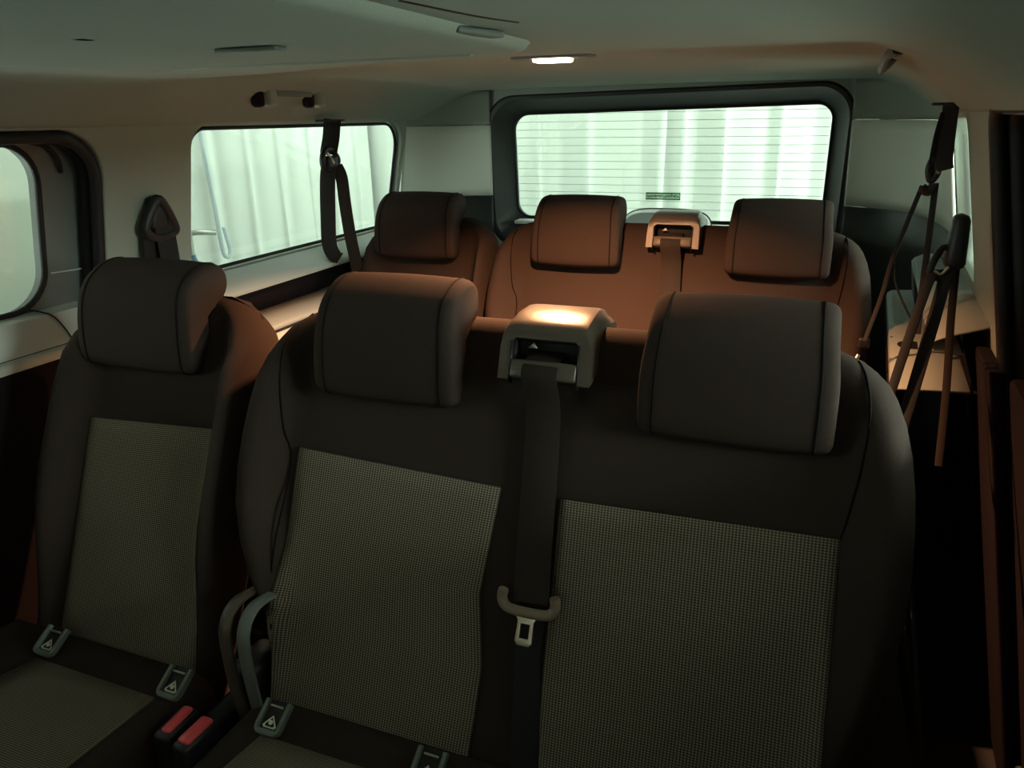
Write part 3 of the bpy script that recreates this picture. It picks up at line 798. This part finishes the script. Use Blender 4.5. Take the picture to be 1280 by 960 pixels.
tube('tongue_steel', [(.119, 1.62, .785), (.104, 1.60, .752)], .004, CHR, hr_, sm=0)
# right pillar belt
pr = thing('pillar_belt', (.23, 1.30, 1.05), 'black shoulder belt and guide ring on the right pillar, straps slanting down', 'seat belt')
box('anchor_cap', (.232, 1.375, 1.055), (.030, .050, .085), BLKP, pr, bev=.010, taper=(.8, .7))
tube('guide_ring', [(.213, 1.37, 1.045), (.200, 1.36, 1.020), (.200, 1.36, 1.003), (.214, 1.36, .998), (.228, 1.36, 1.010), (.228, 1.37, 1.035)], .0055, BLKP, pr, closed=True)
tube('steel_ring', [(.203, 1.35, 1.012), (.213, 1.35, 1.006), (.222, 1.35, 1.018)], .0025, CHR, pr)
ribbon('webbing', [(.205, 1.358, 1.012), (.192, 1.34, .97), (.165, 1.30, .83), (.142, 1.25, .71), (.13, 1.2, .60)], (1, -.5, 0), .015, .003, WEBB, pr)
ribbon('webbing', [(.222, 1.358, 1.012), (.214, 1.34, .95), (.190, 1.29, .80), (.165, 1.23, .69), (.15, 1.18, .60)], (1, -.5, 0), .020, .003, WEBB, pr)
ribbon('webbing', [(.235, 1.37, 1.02), (.240, 1.36, .93), (.248, 1.34, .82), (.25, 1.30, .70)], (1, -.5, 0), .012, .003, WEB, pr)

pr.location.x -= .012
# ------------------------------------------------------------------ the garage around the van
def st(o, label, cat='wall'): return tag(o, label, cat, kind='structure')
st(box('floor.002', (-.5, .9, -.62), (6.2, 9.5, .04), GFLR, bev=0), 'grey garage floor around the van', 'floor')
st(box('ceiling.001', (-.5, .9, 2.72), (6.2, 9.5, .04), GWALL, bev=0), 'pale garage ceiling', 'ceiling')
st(box('wall_garage_left', (-2.78, -.65, 1.05), (.06, 6.4, 3.3), GWALL, bev=0), 'plain pale garage wall seen through the left door window')
st(box('wall_garage_right', (1.75, .8, 1.05), (.06, 9.3, 3.3), GWALL, bev=0), 'pale garage wall on the right of the van')
st(box('wall_garage_front', (-.5, -3.8, 1.05), (6.0, .06, 3.3), GWALL, bev=0), 'pale garage wall in front of the van')
st(box('wall_garage_rear', (-.5, 5.5, 1.05), (6.0, .06, 3.3), GWALL, bev=0), 'pale garage wall behind the curtains')
def curtain(name, prof, z0, z1, label):
    nz = 14; rings = []
    for k in range(nz+1):
        z = z0+(z1-z0)*k/nz
        rings.append([(x+.006*math.sin(z*3+i*.5), y+.006*math.cos(z*2.3+i*.35), z) for i, (x, y) in enumerate(prof)])
    vs, fs = loft(rings, False, False)
    o = mesh(name, vs, fs, CURT, None, autos=60); md = o.modifiers.new('s', 'SOLIDIFY'); md.thickness = .004
    return tag(o, label, 'curtain')
# pleats: bright flats joined by slanted sides
def pleats(path):
    P = [Vector((a, b, 0)) for a, b in path]
    out = []
    for i in range(len(P)-1):
        for k in range(4): out.append(P[i].lerp(P[i+1], k/4))
    out.append(P[-1]); 
    # soften the corners
    for _ in range(2):
        out = [out[0]]+[(out[i-1]+out[i]*2+out[i+1])/4 for i in range(1, len(out)-1)]+[out[-1]]
    return [(p.x, p.y) for p in out]
Y0 = 4.30
rear = [(-2.70, Y0)]
for a, b in ((-2.45, -2.30), (-2.10, -1.95), (-1.85, -1.76), (-1.57, -1.50), (-1.37, -1.19), (-.90, -.79), (-.765, -.68), (-.62, -.465), (-.26, -.18), (-.03, .05), (.25, .38), (.6, .75), (1.1, 1.25)):
    dd = (b-a)*.27
    rear += [(a-.05, Y0), (a, Y0+dd), (b, Y0-dd), (b+.012, Y0)]
rear += [(1.7, Y0)]
curtain('garage_curtain', pleats(rear), -.55, 2.6, 'white pleated curtain seen through the rear window')
X0 = -2.60
left = [(X0, 2.62)]
for a, b in ((2.80, 2.93), (3.10, 3.17), (3.34, 3.44), (3.62, 3.68), (3.80, 3.93), (4.05, 4.15)):
    dd = (b-a)*.40
    left += [(X0, a-.012), (X0+dd, a), (X0-dd, b), (X0, b+.05)]
left += [(X0, 4.24)]
curtain('garage_curtain', pleats(left), -.55, 2.6, 'white pleated curtain seen through the left quarter window')
# post, lifting rod and tap by the left curtain edge
ps = tag(box('wall_post', (-2.66, 2.50, 1.05), (.10, .10, 3.2), GWALL, bev=.01), 'pale upright post beside the left curtain edge', 'post')
box('post_joint', (-2.605, 2.475, 1.05), (.006, .006, 3.1), MIDG, ps, bev=0)
rd = tag(tube('lifting_rod', [(-2.42, 2.64, 1.9), (-2.42, 2.64, 1.2), (-2.41, 2.65, .9), (-2.405, 2.655, .72), (-2.40, 2.675, .69), (-2.395, 2.69, .72), (-2.40, 2.675, .82)], .010, mat('bluish_white_enamel', (.72, .80, .86), .3), None, sm=4), 'thin bluish white rod with a looped end hanging by the left curtain', 'rod')
tp_ = thing('wall_tap', (-2.56, 2.62, .80), 'small steel tap with blue hoses low outside the left quarter window', 'tap')
CHR2 = mat('bright_tap_steel', (.5, .52, .5), .3, metal=.6); BLU = mat('blue_hose', (.12, .25, .42), .5)
tube('spout', [(-2.50, 2.50, .80), (-2.45, 2.56, .81), (-2.42, 2.64, .80)], .012, CHR2, tp_)
tube('valve_body', [(-2.46, 2.52, .83), (-2.46, 2.52, .72)], .018, CHR2, tp_, sm=0)
tube('hose', [(-2.46, 2.52, .74), (-2.45, 2.54, .66), (-2.44, 2.60, .52), (-2.44, 2.62, .2)], .014, BLU, tp_)
tube('hose', [(-2.46, 2.51, .72), (-2.46, 2.51, .60), (-2.46, 2.53, .40), (-2.46, 2.53, .1)], .014, MIDG, tp_)
# added glowing panels for the unseen fill lights, then the garage's fluorescent tubes
for p, sz, lab in [((1.715, 1.2, 1.36), (.03, 2.0, .25), 'added unseen fill panel at the right garage wall'), ((1.715, 1.3, .50), (.03, 3.2, .40), 'added unseen large low fill panel at the right garage wall'), ((-2.735, .0, .40), (.03, 2.2, .40), 'added unseen large low fill panel at the left garage wall'), ((-2.735, -.35, 1.15), (.03, .9, .25), 'added unseen fill panel at the left garage wall')]:
    tag(box('fill_panel', p, sz, TUBEM, bev=.01), lab, 'lamp')
for p, sz, lab in [((-1.95, .2, GZ+.03), (.05, 2.0, .05), 'long fluorescent tube over the left side of the van'), ((-1.85, 3.7, GZ+.03), (.05, .9, .05), 'short fluorescent tube in the corner behind the van'), ((1.05, 3.2, GZ+.03), (.05, 1.8, .05), 'fluorescent tube behind the van on the right'),
                   ((1.15, .6, GZ+.03), (.05, 3.0, .05), 'long fluorescent tube over the right side of the van'), ((-.5, -2.5, GZ+.03), (2.4, .05, .05), 'fluorescent tube in front of the van')]:
    tag(box('ceiling_tube', p, sz, TUBEM, bev=.01), lab, 'lamp')
